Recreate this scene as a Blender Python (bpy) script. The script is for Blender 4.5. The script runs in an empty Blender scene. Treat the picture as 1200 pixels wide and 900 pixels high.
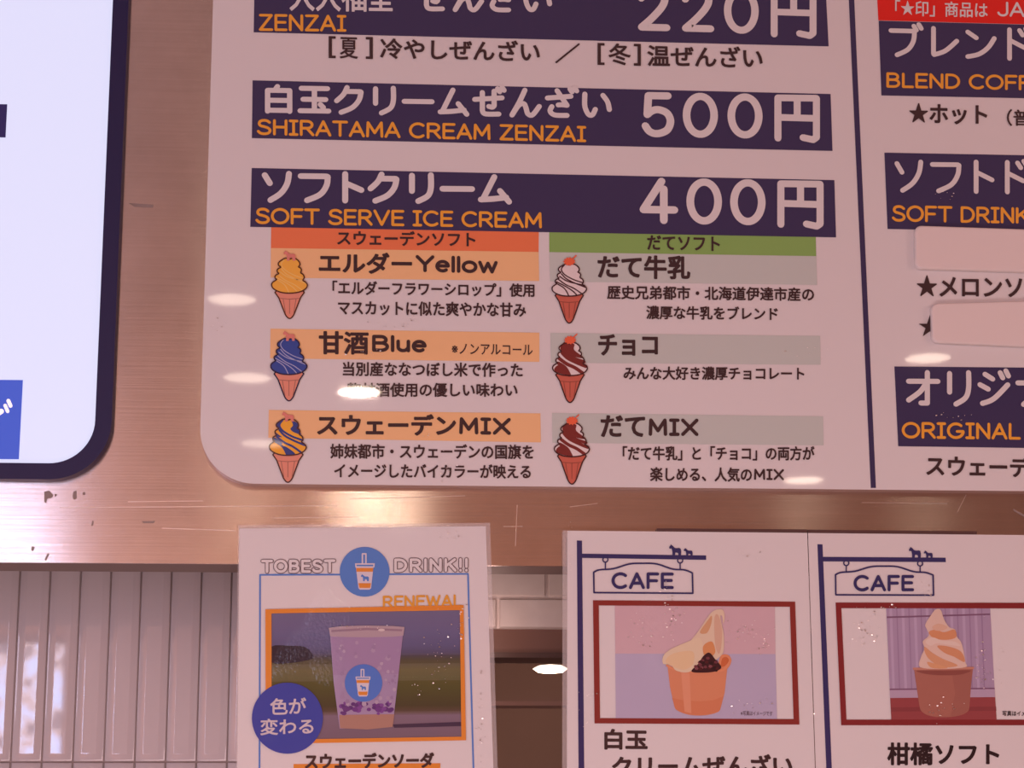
import bpy, math, random
from mathutils import Vector, Matrix

# ------------------------------------------------------------------ camera, world, lights, exposure
SC = bpy.context.scene
COL = SC.collection
W, H = 1200.0, 900.0
F = 2523.0                                   # focal length in pixels
_up = Vector((-59.0, 10130.0, -F)).normalized()          # world +Z in camera space
_rt = Vector((33240.0, -435.0, -F)).normalized()         # world +X in camera space
_rt = (_rt - _up * _rt.dot(_up)).normalized()
_fw = _up.cross(_rt).normalized()                        # world +Y in camera space
RC = Matrix((_rt, _fw, _up))                             # camera -> world
_c = RC @ Vector((0, 0, -1))
DIST = 1.83
CAM = Vector((-_c.x * DIST, -_c.y * DIST, 1.52))

cam_d = bpy.data.cameras.new('camera')
cam_d.sensor_fit = 'HORIZONTAL'; cam_d.sensor_width = 36.0
cam_d.lens = F * 36.0 / W
cam_d.clip_start = 0.05; cam_d.clip_end = 60
cam = bpy.data.objects.new('camera', cam_d); COL.objects.link(cam)
cam.matrix_world = Matrix.Translation(CAM) @ RC.to_4x4()
SC.camera = cam

SC.view_settings.view_transform = 'Standard'
SC.view_settings.look = 'None'
SC.view_settings.gamma = 1.0
SC.view_settings.use_curve_mapping = False
SC.view_settings.exposure = 0.0

world = bpy.data.worlds.new('world'); SC.world = world
world.use_nodes = True
bg = world.node_tree.nodes['Background']
bg.inputs[0].default_value = (1.0, 0.72, 0.71, 1)
bg.inputs[1].default_value = 0.24

def area(name, loc, target, size, power, color):
    d = bpy.data.lights.new(name, 'AREA'); d.shape = 'RECTANGLE'
    d.size, d.size_y = size; d.energy = power; d.color = color
    o = bpy.data.objects.new(name, d); COL.objects.link(o)
    o.location = loc
    o.rotation_euler = (Vector(target) - Vector(loc)).to_track_quat('-Z', 'Y').to_euler()
    return o
area('warm_light_from_right', (2.6, -1.7, 2.1), (0.3, 0, 1.9), (0.9, 0.9), 14, (1.0, 0.57, 0.51))
area('counter_light', (-0.2, -1.1, 0.90), (-0.1, 0, 1.9), (1.6, 0.4), 8.8, (1.0, 0.75, 0.76))
area('daylight_from_left', (-2.3, -1.9, 1.75), (-0.2, 0, 1.9), (0.8, 1.2), 13, (0.80, 0.73, 0.98))
area('rear_wall_fill', (-3.0, -4.4, 1.3), (-0.4, -6.5, 1.9), (0.8, 1.2), 130, (1.0, 0.66, 0.56))  # added fill: brightens the rear wall that tiles and metal reflect

# ------------------------------------------------------------------ helpers
def PX(u, v, y=0.0):
    """point (x, z) of the plane Y=y that stands behind photograph pixel (u, v)"""
    d = RC @ Vector((u - W / 2, -(v - H / 2), -F))
    t = (y - CAM.y) / d.y
    return (CAM.x + d.x * t, CAM.z + d.z * t)

S = (PX(610, 450)[0] - PX(600, 450)[0]) / 10.0           # metres per pixel at the board

def lin(c):
    return tuple(((v / 255.0) / 12.92 if v / 255.0 <= 0.04045 else ((v / 255.0 + 0.055) / 1.055) ** 2.4) for v in c) + (1,)

MATS = {}
def base_mat(name, color, rough=0.5, metal=0.0, coat=0.0, coat_rough=0.03, spec=0.5, emit=None, emit_s=0.0):
    m = bpy.data.materials.new(name); m.use_nodes = True
    b = m.node_tree.nodes['Principled BSDF']
    b.inputs['Base Color'].default_value = color
    b.inputs['Roughness'].default_value = rough
    b.inputs['Metallic'].default_value = metal
    b.inputs['Coat Weight'].default_value = coat
    b.inputs['Coat Roughness'].default_value = coat_rough
    b.inputs['Specular IOR Level'].default_value = spec
    if emit:
        b.inputs['Emission Color'].default_value = emit
        b.inputs['Emission Strength'].default_value = emit_s
    return m

def film_bump(m, scale, strength, cover, seed=0.0):
    """clear film over the print: almost flat, crinkled in patches"""
    nt = m.node_tree; b = nt.nodes['Principled BSDF']
    tc = nt.nodes.new('ShaderNodeTexCoord')
    mp = nt.nodes.new('ShaderNodeMapping'); mp.inputs['Location'].default_value = (seed, 0, seed)
    n1 = nt.nodes.new('ShaderNodeTexNoise'); n1.inputs['Scale'].default_value = scale; n1.inputs['Detail'].default_value = 3
    n2 = nt.nodes.new('ShaderNodeTexNoise'); n2.inputs['Scale'].default_value = 9.0; n2.inputs['Detail'].default_value = 2
    rp = nt.nodes.new('ShaderNodeMapRange')
    rp.inputs['From Min'].default_value = cover; rp.inputs['From Max'].default_value = cover + 0.12
    mu = nt.nodes.new('ShaderNodeMath'); mu.operation = 'MULTIPLY'
    bp = nt.nodes.new('ShaderNodeBump'); bp.inputs['Strength'].default_value = strength; bp.inputs['Distance'].default_value = 0.002
    L = nt.links.new
    L(tc.outputs['Object'], mp.inputs['Vector'])
    L(mp.outputs[0], n1.inputs['Vector']); L(mp.outputs[0], n2.inputs['Vector'])
    L(n2.outputs['Fac'], rp.inputs['Value'])
    L(rp.outputs[0], mu.inputs[0]); L(n1.outputs['Fac'], mu.inputs[1])
    L(mu.outputs[0], bp.inputs['Height'])
    L(bp.outputs[0], b.inputs['Coat Normal'])

def ink(c, kind='board'):
    """printed colour under the clear face of the board / the film of a poster"""
    k = (c, kind)
    if k not in MATS:
        m = base_mat('print_%s_%02x%02x%02x' % (kind, *c), lin(c), rough=0.6, coat=1.0, coat_rough=0.025 if kind == 'board' else 0.05, spec=0.25)
        if kind == 'board': film_bump(m, 300.0, 0.05, 0.64, 5.3)
        else: film_bump(m, 380.0, 1.0, 0.57, 3.0)
        MATS[k] = m
    return MATS[k]

def empty(name, loc, label, cat, group=None):
    o = bpy.data.objects.new(name, None); COL.objects.link(o)
    o.location = loc; o.empty_display_size = 0.05
    o['label'] = label; o['category'] = cat
    if group: o['group'] = group
    return o

def tag(o, label, cat, group=None):
    o['label'] = label; o['category'] = cat
    if group: o['group'] = group
    return o

class MB:
    """collects faces and links them as one mesh object"""
    def __init__(self): self.v = []; self.f = []; self.m = []; self.mats = []; self.k = 0
    def mi(self, m):
        if m not in self.mats: self.mats.append(m)
        return self.mats.index(m)
    def raw(self, verts, faces, m):
        n = len(self.v); i = self.mi(m)
        self.v += [tuple(p) for p in verts]
        for f in faces: self.f.append(tuple(n + a for a in f)); self.m.append(i)
    def poly(self, pts, y, m):
        """flat polygon, pts are (x, z); each one a hair in front of the one before"""
        self.k = (self.k + 1) % 40
        a = sum(pts[i][0] * pts[(i + 1) % len(pts)][1] - pts[(i + 1) % len(pts)][0] * pts[i][1] for i in range(len(pts)))
        if a < 0: pts = pts[::-1]
        yy = y - self.k * 2.5e-6
        self.raw([(p[0], yy, p[1]) for p in pts], [tuple(range(len(pts)))], m)
    def box(self, x0, x1, y0, y1, z0, z1, m):
        v = [(x, y, z) for x in (x0, x1) for y in (y0, y1) for z in (z0, z1)]
        self.raw(v, [(0, 1, 3, 2), (4, 6, 7, 5), (0, 4, 5, 1), (2, 3, 7, 6), (0, 2, 6, 4), (1, 5, 7, 3)], m)
    def prism(self, pts, yf, yb, m, mside=None):
        """outline extruded from its front yf to its back yb"""
        a = sum(pts[i][0] * pts[(i + 1) % len(pts)][1] - pts[(i + 1) % len(pts)][0] * pts[i][1] for i in range(len(pts)))
        if a < 0: pts = pts[::-1]
        n = len(pts)
        self.raw([(p[0], yf, p[1]) for p in pts], [tuple(range(n))], m)
        self.raw([(p[0], yb, p[1]) for p in pts], [tuple(range(n))[::-1]], mside or m)
        self.raw([(p[0], yf, p[1]) for p in pts] + [(p[0], yb, p[1]) for p in pts],
                 [(i, n + i, n + (i + 1) % n, (i + 1) % n) for i in range(n)], mside or m)
    def stroke(self, pts, w, y, m, closed=False, seg=10):
        """round-ended pen line of width w along pts"""
        r = w / 2
        q = pts + [pts[0]] if closed else pts
        for a, b in zip(q, q[1:]):
            dx, dz = b[0] - a[0], b[1] - a[1]; l = math.hypot(dx, dz)
            if l < 1e-9: continue
            nx, nz = -dz / l * r, dx / l * r
            self.poly([(a[0] + nx, a[1] + nz), (a[0] - nx, a[1] - nz), (b[0] - nx, b[1] - nz), (b[0] + nx, b[1] + nz)], y, m)
        for p in pts:
            self.poly([(p[0] + r * math.cos(2 * math.pi * i / seg), p[1] + r * math.sin(2 * math.pi * i / seg)) for i in range(seg)], y, m)
    def build(self, name, parent=None, smooth=False, label=None):
        off = Vector((0, 0, 0)); p = parent
        while p is not None: off += p.location; p = p.parent
        me = bpy.data.meshes.new(name)
        me.from_pydata([(a[0] - off.x, a[1] - off.y, a[2] - off.z) for a in self.v], [], self.f)
        for m in self.mats: me.materials.append(m)
        me.polygons.foreach_set('material_index', self.m)
        if smooth: me.polygons.foreach_set('use_smooth', [True] * len(me.polygons))
        if M_METAL in self.mats:                             # brushing runs along x
            uv = me.uv_layers.new(name='brush')
            for l in me.loops:
                c = me.vertices[l.vertex_index].co; uv.data[l.index].uv = (c.z, c.x)
        me.update()
        o = bpy.data.objects.new(name, me); COL.objects.link(o)
        if parent is not None: o.parent = parent
        if label: o['label'] = label
        return o

def struct(name, mb, smooth=False):
    o = mb.build(name, None, smooth); o['kind'] = 'structure'; return o

# pixel-space outlines laid on a plane
def Q(pts, y): return [PX(u, v, y) for u, v in pts]
def circle(u, v, r, n=40, rv=None):
    rv = r if rv is None else rv
    return [(u + r * math.cos(2 * math.pi * i / n), v + rv * math.sin(2 * math.pi * i / n)) for i in range(n)]
def smooth(pts, n=6, closed=False):
    out = []; N = len(pts)
    rng = range(N) if closed else range(N - 1)
    g = (lambda i: pts[i % N]) if closed else (lambda i: pts[max(0, min(N - 1, i))])
    for i in rng:
        p0, p1, p2, p3 = g(i - 1), g(i), g(i + 1), g(i + 2)
        for k in range(n):
            t = k / n
            out.append(tuple(0.5 * (2 * p1[j] + (p2[j] - p0[j]) * t + (2 * p0[j] - 5 * p1[j] + 4 * p2[j] - p3[j]) * t * t
                             + (3 * p1[j] - p0[j] - 3 * p2[j] + p3[j]) * t ** 3) for j in (0, 1)))
    if not closed: out.append(tuple(pts[-1]))
    return out

def bil(q, a, b):
    """q = corners bl, br, tr, tl in (x, z)"""
    return tuple((q[0][j] * (1 - a) + q[1][j] * a) * (1 - b) + (q[3][j] * (1 - a) + q[2][j] * a) * b for j in (0, 1))

def quad(xl, tl, bl, xr, tr, br, y):
    return Q([(xl, bl), (xr, br), (xr, tr), (xl, tl)], y)

# ---- small lettering: the outlines of Blender's own font
_TXT = {}
def font_mesh(s):
    if s not in _TXT:
        c = bpy.data.curves.new('t', 'FONT'); c.body = s; c.size = 1.0; c.resolution_u = 3
        o = bpy.data.objects.new('t', c); COL.objects.link(o)
        dg = bpy.context.evaluated_depsgraph_get()
        me = bpy.data.meshes.new_from_object(o.evaluated_get(dg))
        vs = [(v.co.x, v.co.y) for v in me.vertices]
        fs = [tuple(p.vertices) for p in me.polygons]
        bpy.data.objects.remove(o); bpy.data.curves.remove(c); bpy.data.meshes.remove(me)
        cnt = {}
        key = {}
        idx = []
        for p in vs:                                       # weld
            kk = (round(p[0], 5), round(p[1], 5)); idx.append(key.setdefault(kk, len(key)))
        wv = list(key.keys()); wf = []
        for f in fs:
            g = [idx[i] for i in f]
            if len(set(g)) == len(g): wf.append(tuple(g))
        for f in wf:
            for a, b in zip(f, f[1:] + f[:1]):
                e = (min(a, b), max(a, b)); cnt[e] = cnt.get(e, 0) + 1
        edges = [e for e, n in cnt.items() if n == 1]
        _TXT[s] = (wv, wf, edges)
    return _TXT[s]

def lettering(mb, s, q, y, m, bold=0.3, outline=False):
    """lettering s filling the quad q; bold = extra pen radius in pixels"""
    vs, fs, es = font_mesh(s)
    x0 = min(v[0] for v in vs); x1 = max(v[0] for v in vs); z0 = min(v[1] for v in vs); z1 = max(v[1] for v in vs)
    P = [bil(q, (v[0] - x0) / (x1 - x0), (v[1] - z0) / (z1 - z0)) for v in vs]
    if not outline:
        mb.raw([(p[0], y, p[1]) for p in P], fs, m)
    r = bold * S
    if r <= 0: return
    used = set()
    for a, b in es:
        used.add(a); used.add(b)
        pa, pb = P[a], P[b]; dx, dz = pb[0] - pa[0], pb[1] - pa[1]; l = math.hypot(dx, dz)
        if l < 1e-7: continue
        nx, nz = -dz / l * r, dx / l * r
        mb.poly([(pa[0] + nx, pa[1] + nz), (pa[0] - nx, pa[1] - nz), (pb[0] - nx, pb[1] - nz), (pb[0] + nx, pb[1] + nz)], y - 2e-6, m)
    for a in used:
        p = P[a]
        mb.poly([(p[0] + r * math.cos(i * 1.0472), p[1] + r * math.sin(i * 1.0472)) for i in range(6)], y - 2e-6, m)

# ---- large rounded lettering: pen strokes
def arc(cx, cy, rx, ry, a0, a1, n=16):
    return [(cx + rx * math.cos(math.radians(a0 + (a1 - a0) * i / n)), cy + ry * math.sin(math.radians(a0 + (a1 - a0) * i / n))) for i in range(n + 1)]
def sm(*p): return smooth(list(p), 6)
def ln(*p): return list(p)
DK = [ln((.80, 1.04), (.88, .90)), ln((.96, 1.10), (1.04, .96))]
G = {
 'S': (.66, [sm((.62, .85), (.5, .96), (.33, 1), (.13, .94), (.05, .76), (.13, .6), (.35, .52), (.56, .42), (.65, .24), (.55, .06), (.33, 0), (.12, .05), (0, .18))]),
 'H': (.70, [ln((.03, 0), (.03, 1)), ln((.67, 0), (.67, 1)), ln((.03, .52), (.67, .52))]),
 'I': (.38, [ln((.19, 0), (.19, 1)), ln((0, 0), (.38, 0)), ln((0, 1), (.38, 1))]),
 'R': (.68, [ln((.03, 0), (.03, 1), (.36, 1)) + arc(.36, .74, .27, .26, 90, -90) + [(.03, .48)], ln((.34, .48), (.68, 0))]),
 'A': (.74, [ln((0, 0), (.37, 1), (.74, 0)), ln((.13, .32), (.61, .32))]),
 'T': (.72, [ln((0, 1), (.72, 1)), ln((.36, 1), (.36, 0))]),
 'M': (.84, [ln((.02, 0), (.05, 1), (.42, .25), (.79, 1), (.82, 0))]),
 'C': (.76, [arc(.43, .5, .43, .5, 48, 312)]),
 'E': (.60, [ln((.6, 1), (.03, 1), (.03, 0), (.6, 0)), ln((.03, .52), (.54, .52))]),
 'Z': (.66, [ln((.03, 1), (.64, 1), (.02, 0), (.66, 0))]),
 'N': (.70, [ln((.03, 0), (.03, 1), (.67, 0), (.67, 1))]),
 'O': (.88, [arc(.44, .5, .44, .5, 0, 360, 28)]),
 'F': (.58, [ln((.58, 1), (.03, 1), (.03, 0)), ln((.03, .5), (.52, .5))]),
 'V': (.78, [ln((0, 1), (.39, 0), (.78, 1))]),
 'B': (.68, [ln((.03, 0), (.03, 1), (.36, 1)) + arc(.36, .765, .24, .235, 90, -90) + [(.03, .53)], ln((.03, 0), (.38, 0)) + arc(.38, .265, .28, .265, -90, 90) + [(.03, .53)]]),
 'L': (.56, [ln((.03, 1), (.03, 0), (.56, 0))]),
 'D': (.74, [ln((.03, 0), (.03, 1), (.28, 1)) + arc(.28, .5, .44, .5, 90, -90) + [(.03, 0)]]),
 'K': (.68, [ln((.03, 0), (.03, 1)), ln((.64, 1), (.05, .42)), ln((.26, .6), (.68, 0))]),
 'G': (.84, [arc(.43, .5, .43, .5, 48, 345) + [(.84, .45), (.5, .45)]]),
 'X': (.74, [ln((0, 0), (.74, 1)), ln((0, 1), (.74, 0))]),
 'Y': (.74, [ln((0, 1), (.37, .45), (.74, 1)), ln((.37, .45), (.37, 0))]),
 'W': (1.0, [ln((0, 1), (.25, 0), (.5, .9), (.75, 0), (1, 1))]),
 'J': (.5, [ln((.5, 1), (.5, .28)) + arc(.25, .25, .25, .25, 0, -170, 10)]),
 'e': (.56, [ln((.02, .36), (.54, .36)) + arc(.28, .34, .27, .34, 5, 310, 18)]),
 'l': (.06, [ln((.03, 0), (.03, 1.0))]),
 'o': (.60, [arc(.3, .34, .3, .34, 0, 360, 22)]),
 'w': (.78, [ln((0, .68), (.19, 0), (.39, .62), (.59, 0), (.78, .68))]),
 'u': (.54, [ln((.03, .68), (.03, .26)) + arc(.26, .25, .23, .25, 180, 350, 10) , ln((.51, .68), (.51, 0))]),
 '0': (.74, [arc(.37, .5, .37, .5, 0, 360, 32)]),
 '2': (.74, [sm((.04, .76), (.14, .93), (.36, 1), (.6, .92), (.67, .74), (.58, .53), (.32, .25), (.05, .02)) + [(.72, .02)]]),
 '4': (.84, [ln((.50, 1), (.02, .27), (.84, .27)), ln((.56, .80), (.56, 0))]),
 '5': (.66, [ln((.62, 1), (.1, 1), (.07, .5)) + sm((.07, .5), (.2, .6), (.38, .63), (.6, .54), (.69, .33), (.6, .1), (.35, 0), (.14, .05), (.02, .2))]),
 'ソ': (1, [ln((.12, .92), (.28, .62)), sm((.88, .98), (.82, .6), (.62, .25), (.3, .0))]),
 'フ': (1, [ln((.05, .9), (.86, .9)) + sm((.9, .88), (.86, .55), (.66, .22), (.25, .0))]),
 'ト': (.8, [ln((.25, 1.0), (.25, 0)), ln((.25, .66), (.76, .40))]),
 'ク': (1, [sm((.40, 1.0), (.28, .72), (.05, .46)), ln((.36, .84), (.84, .84)) + sm((.87, .82), (.80, .5), (.58, .2), (.2, 0))]),
 'リ': (.9, [ln((.16, .97), (.16, .38)), sm((.76, 1.0), (.76, .5), (.66, .2), (.36, 0))]),
 'ー': (1, [ln((.03, .48), (.97, .48))]),
 'ム': (1, [ln((.48, .96), (.12, .10)), sm((.05, .08), (.45, .11), (.86, .17)), ln((.66, .42), (.95, .0))]),
 'ブ': (1.08, [ln((.05, .86), (.78, .86)) + sm((.82, .84), (.78, .5), (.6, .2), (.25, .0))] + DK),
 'レ': (1, [ln((.16, .98), (.16, .08)) + sm((.18, .05), (.55, .2), (.92, .55))]),
 'ン': (1, [ln((.08, .88), (.36, .68)), sm((.95, .68), (.75, .36), (.45, .12), (.08, .02))]),
 'ド': (1, [ln((.25, 1.0), (.25, 0)), ln((.25, .64), (.76, .38)), ln((.58, .98), (.68, .82)), ln((.78, 1.04), (.88, .88))]),
 'オ': (1, [ln((.03, .72), (.95, .72)), ln((.62, 1), (.62, .03), (.42, .03)), sm((.6, .70), (.4, .4), (.03, .12))]),
 'ジ': (1.08, [ln((.22, .95), (.46, .80)), ln((.06, .62), (.32, .48)), sm((.14, .03), (.5, .18), (.94, .62))] + [ln((.70, 1.0), (.78, .84)), ln((.88, 1.06), (.96, .90))]),
 'ナ': (1, [ln((.02, .68), (.98, .68)), sm((.55, 1), (.54, .6), (.45, .25), (.2, 0))]),
 'ぜ': (1.05, [ln((.02, .60), (.95, .68)), ln((.68, .94), (.68, .40)) + sm((.68, .36), (.62, .30), (.50, .33)), ln((.28, .88), (.28, .2)) + sm((.28, .16), (.38, .03), (.84, .03))] + [ln((.80, 1.04), (.87, .92)), ln((.95, 1.10), (1.02, .98))]),
 'ん': (1, [sm((.48, 1), (.28, .5), (.04, .0), (.26, .38), (.44, .46), (.52, .28), (.58, .06), (.74, .02), (.97, .36))]),
 'ざ': (1.05, [ln((.05, .70), (.85, .78)), ln((.38, 1.0), (.72, .42)) + sm((.72, .42), (.55, .44), (.42, .43)), sm((.20, .36), (.14, .18), (.3, .03), (.72, .02))] + [ln((.82, 1.08), (.89, .96)), ln((.98, 1.12), (1.05, 1.0))]),
 'い': (1, [sm((.08, .88), (.08, .4), (.2, .08), (.34, .06), (.44, .28)), sm((.70, .84), (.86, .58), (.92, .28))]),
 '白': (1, [ln((.46, 1.0), (.38, .86)), ln((.13, 0), (.13, .84), (.87, .84), (.87, 0)), ln((.13, .44), (.87, .44)), ln((.13, .04), (.87, .04))]),
 '玉': (1, [ln((.06, .94), (.94, .94)), ln((.12, .50), (.88, .50)), ln((.02, .04), (.98, .04)), ln((.5, .94), (.5, .04)), ln((.70, .30), (.80, .18))]),
 '!': (.1, [ln((.05, 1), (.05, .34)), ln((.05, .0), (.05, .02))]),
 '円': (1, [ln((.04, 0), (.04, .97), (.96, .97), (.96, .06), (.88, 0), (.64, .04)), ln((.5, .97), (.5, .52)), ln((.04, .50), (.96, .50))]),
}
def pen(mb, s, q, y, m, w, gap=.2, space=.42):
    """rounded lettering s drawn with a pen of width w pixels inside the quad q"""
    x = 0.0; st = []
    for ch in s:
        if ch == ' ': x += space; continue
        a, ss = G[ch]
        for t in ss: st.append([(x + p[0], p[1]) for p in t])
        x += a + gap
    al = [p for t in st for p in t]
    x0 = min(p[0] for p in al); x1 = max(p[0] for p in al); z0 = min(p[1] for p in al); z1 = max(p[1] for p in al)
    wid = math.dist(q[0], q[1]); hei = math.dist(q[0], q[3])
    ia, ib = w * S / 2 / wid, w * S / 2 / hei
    for t in st:
        P = [bil(q, ia + (p[0] - x0) / (x1 - x0) * (1 - 2 * ia), ib + (p[1] - z0) / (z1 - z0) * (1 - 2 * ib)) for p in t]
        mb.stroke(P, w * S, y, m)

HORSE = [(0, .70), (.03, .82), (.10, .88), (.13, 1), (.19, .95), (.32, .86), (.44, .70), (.6, .66), (.82, .68), (.95, .62), (1.0, .4),
         (.98, 0), (.77, 0), (.75, .22), (.64, .28), (.52, .28), (.48, 0), (.27, 0), (.27, .34), (.22, .58), (.16, .64), (.05, .60)]
def horse(mb, u0, u1, v0, v1, y, m):
    mb.poly(Q([(u0 + a * (u1 - u0), v1 - b * (v1 - v0)) for a, b in HORSE], y), y, m)

# ------------------------------------------------------------------ colours of the prints
WHITE = (232, 228, 228); NAVY = (58, 50, 92); YEL = (250, 176, 60); DARK = (64, 42, 44)
ORED = (246, 132, 84); PALE = (252, 202, 146); GREEN = (142, 186, 100); GREY = (204, 212, 206)
Y_BOARD = -0.012; Y_POST = -0.006; Y_TILE = 0.20

# ------------------------------------------------------------------ room structure
def noise_mat(name, c1, c2, scale, rough=0.6, stretch=(1, 1, 1), bump=0.0, spec=0.5):
    m = base_mat(name, c1, rough, spec=spec); nt = m.node_tree; b = nt.nodes['Principled BSDF']
    tc = nt.nodes.new('ShaderNodeTexCoord'); mp = nt.nodes.new('ShaderNodeMapping'); mp.inputs['Scale'].default_value = stretch
    n = nt.nodes.new('ShaderNodeTexNoise'); n.inputs['Scale'].default_value = scale; n.inputs['Detail'].default_value = 5
    r = nt.nodes.new('ShaderNodeValToRGB')
    r.color_ramp.elements[0].position = .35; r.color_ramp.elements[1].position = .65
    r.color_ramp.elements[0].color = c1; r.color_ramp.elements[1].color = c2
    nt.links.new(tc.outputs['Object'], mp.inputs[0]); nt.links.new(mp.outputs[0], n.inputs['Vector'])
    nt.links.new(n.outputs['Fac'], r.inputs[0]); nt.links.new(r.outputs[0], b.inputs['Base Color'])
    if bump:
        bp = nt.nodes.new('ShaderNodeBump'); bp.inputs['Strength'].default_value = bump; bp.inputs['Distance'].default_value = .002
        nt.links.new(n.outputs['Fac'], bp.inputs['Height']); nt.links.new(bp.outputs[0], b.inputs['Normal'])
    return m

def brushed_metal():
    m = base_mat('brushed_metal', (0.80, 0.70, 0.64, 1), 0.16, metal=1.0)
    nt = m.node_tree; b = nt.nodes['Principled BSDF']
    b.inputs['Anisotropic'].default_value = 0.98
    tg = nt.nodes.new('ShaderNodeTangent'); tg.direction_type = 'UV_MAP'; tg.uv_map = 'brush'
    nt.links.new(tg.outputs[0], b.inputs['Tangent'])
    tc = nt.nodes.new('ShaderNodeTexCoord')
    mp = nt.nodes.new('ShaderNodeMapping'); mp.inputs['Scale'].default_value = (6, 1, 520)
    n = nt.nodes.new('ShaderNodeTexNoise'); n.inputs['Scale'].default_value = 1.0; n.inputs['Detail'].default_value = 4
    n2 = nt.nodes.new('ShaderNodeTexNoise'); n2.inputs['Scale'].default_value = 11.0; n2.inputs['Detail'].default_value = 6; n2.inputs['Roughness'].default_value = .7
    mr = nt.nodes.new('ShaderNodeMapRange'); mr.inputs['To Min'].default_value = .86; mr.inputs['To Max'].default_value = 1.08
    mr2 = nt.nodes.new('ShaderNodeMapRange'); mr2.inputs['From Min'].default_value = .3; mr2.inputs['From Max'].default_value = .7; mr2.inputs['To Min'].default_value = .90; mr2.inputs['To Max'].default_value = 1.06
    mu = nt.nodes.new('ShaderNodeMath'); mu.operation = 'MULTIPLY'
    vm = nt.nodes.new('ShaderNodeVectorMath'); vm.operation = 'SCALE'; vm.inputs[0].default_value = (0.80, 0.71, 0.66)
    bp = nt.nodes.new('ShaderNodeBump'); bp.inputs['Strength'].default_value = .05; bp.inputs['Distance'].default_value = .001
    L = nt.links.new
    L(tc.outputs['Object'], mp.inputs[0]); L(mp.outputs[0], n.inputs['Vector']); L(tc.outputs['Object'], n2.inputs['Vector'])
    L(n.outputs['Fac'], mr.inputs[0]); L(n2.outputs['Fac'], mr2.inputs[0])
    L(mr.outputs[0], mu.inputs[0]); L(mr2.outputs[0], mu.inputs[1]); L(mu.outputs[0], vm.inputs['Scale']); L(vm.outputs[0], b.inputs['Base Color'])
    L(n.outputs['Fac'], bp.inputs['Height']); L(bp.outputs[0], b.inputs['Normal'])
    return m

M_METAL = brushed_metal()
M_UNDER = base_mat('metal_return', (0.22, 0.15, 0.13, 1), .6)
M_TILE = base_mat('glazed_tile', (0.64, 0.57, 0.59, 1), .025)
M_TILE.node_tree.nodes['Principled BSDF'].inputs['IOR'].default_value = 1.7
M_GROUT = base_mat('grout', (0.48, 0.40, 0.39, 1), .9)
M_BRICK = noise_mat('painted_brick', (0.78, 0.70, 0.67, 1), (0.86, 0.79, 0.76, 1), 30, .6, bump=.6)
M_WARM = noise_mat('warm_wood_wall', (0.56, 0.30, 0.18, 1), (0.63, 0.35, 0.215, 1), 4, .8)
M_PLASTER = noise_mat('pale_plaster', (0.62, 0.50, 0.48, 1), (0.68, 0.55, 0.53, 1), 3, .85)
M_CEIL = noise_mat('ceiling_paint', (0.55, 0.42, 0.37, 1), (0.58, 0.45, 0.40, 1), 3, .9)
M_FLOOR = noise_mat('floor_wood', (0.22, 0.13, 0.09, 1), (0.30, 0.18, 0.12, 1), 5, .5, (1, 8, 1))

CEIL = 2.75; REAR = -6.5
ZF = PX(300, 661, 0)[1]                       # lower edge of the metal fascia
zt = ZF
mb = MB(); mb.box(-2.2, 2.2, 0, 0.002, ZF, CEIL, M_METAL)
mb.box(-2.2, 2.2, 0.0021, 0.045, ZF, CEIL, M_UNDER)
M_STAIN = base_mat('dull_stain', (.36, .29, .27, 1), .5, metal=.5)
M_SCR = base_mat('bright_scratch', (.92, .80, .74, 1), .35, metal=1.0)
for pts in ([(52, 576), (58, 575), (63, 581), (60, 584), (56, 584), (54, 590), (52, 588)], [(86, 576), (90, 575), (90, 584), (87, 586), (85, 582)], [(97, 577), (100, 576.5), (100, 580), (97, 580)],
            [(37, 640), (41, 641), (39, 646), (36.5, 645)], [(56, 648), (58, 650), (54, 657), (52, 656)], [(166, 611), (182, 610.5), (180, 613), (168, 613)], [(64, 579), (67, 579), (66, 582), (64, 582)],
            [(151, 238), (180, 240), (179, 243.5), (158, 242.5)], [(1187, 596), (1200, 603), (1200, 606), (1188, 599)], [(108, 610), (110, 611), (109, 616), (107, 616)]):
    mb.poly(Q(pts, 0), -.00015, M_STAIN)
for a_, b_ in (((70, 595), (395, 592.5)), ((190, 619), (276, 622)), ((410, 585), (545, 581)), ((150, 588), (238, 587)), ((590, 617), (612, 617)), ((606, 592), (604, 640)), ((668, 594), (700, 590)), ((320, 607), (420, 606)), ((1010, 589), (1110, 590)), ((1122, 600), (1132, 580))):
    mb.stroke(Q([a_, b_], 0), .7 * S, -.00015, M_SCR, False, 6)
struct('wall_front', mb)
mb = MB(); mb.box(-3.2, 3.2, REAR, .45, -.05, 0, M_FLOOR); struct('floor', mb)
mb = MB(); mb.box(-3.2, 3.2, REAR, .45, CEIL, CEIL + .05, M_CEIL); struct('ceiling', mb)

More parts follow.
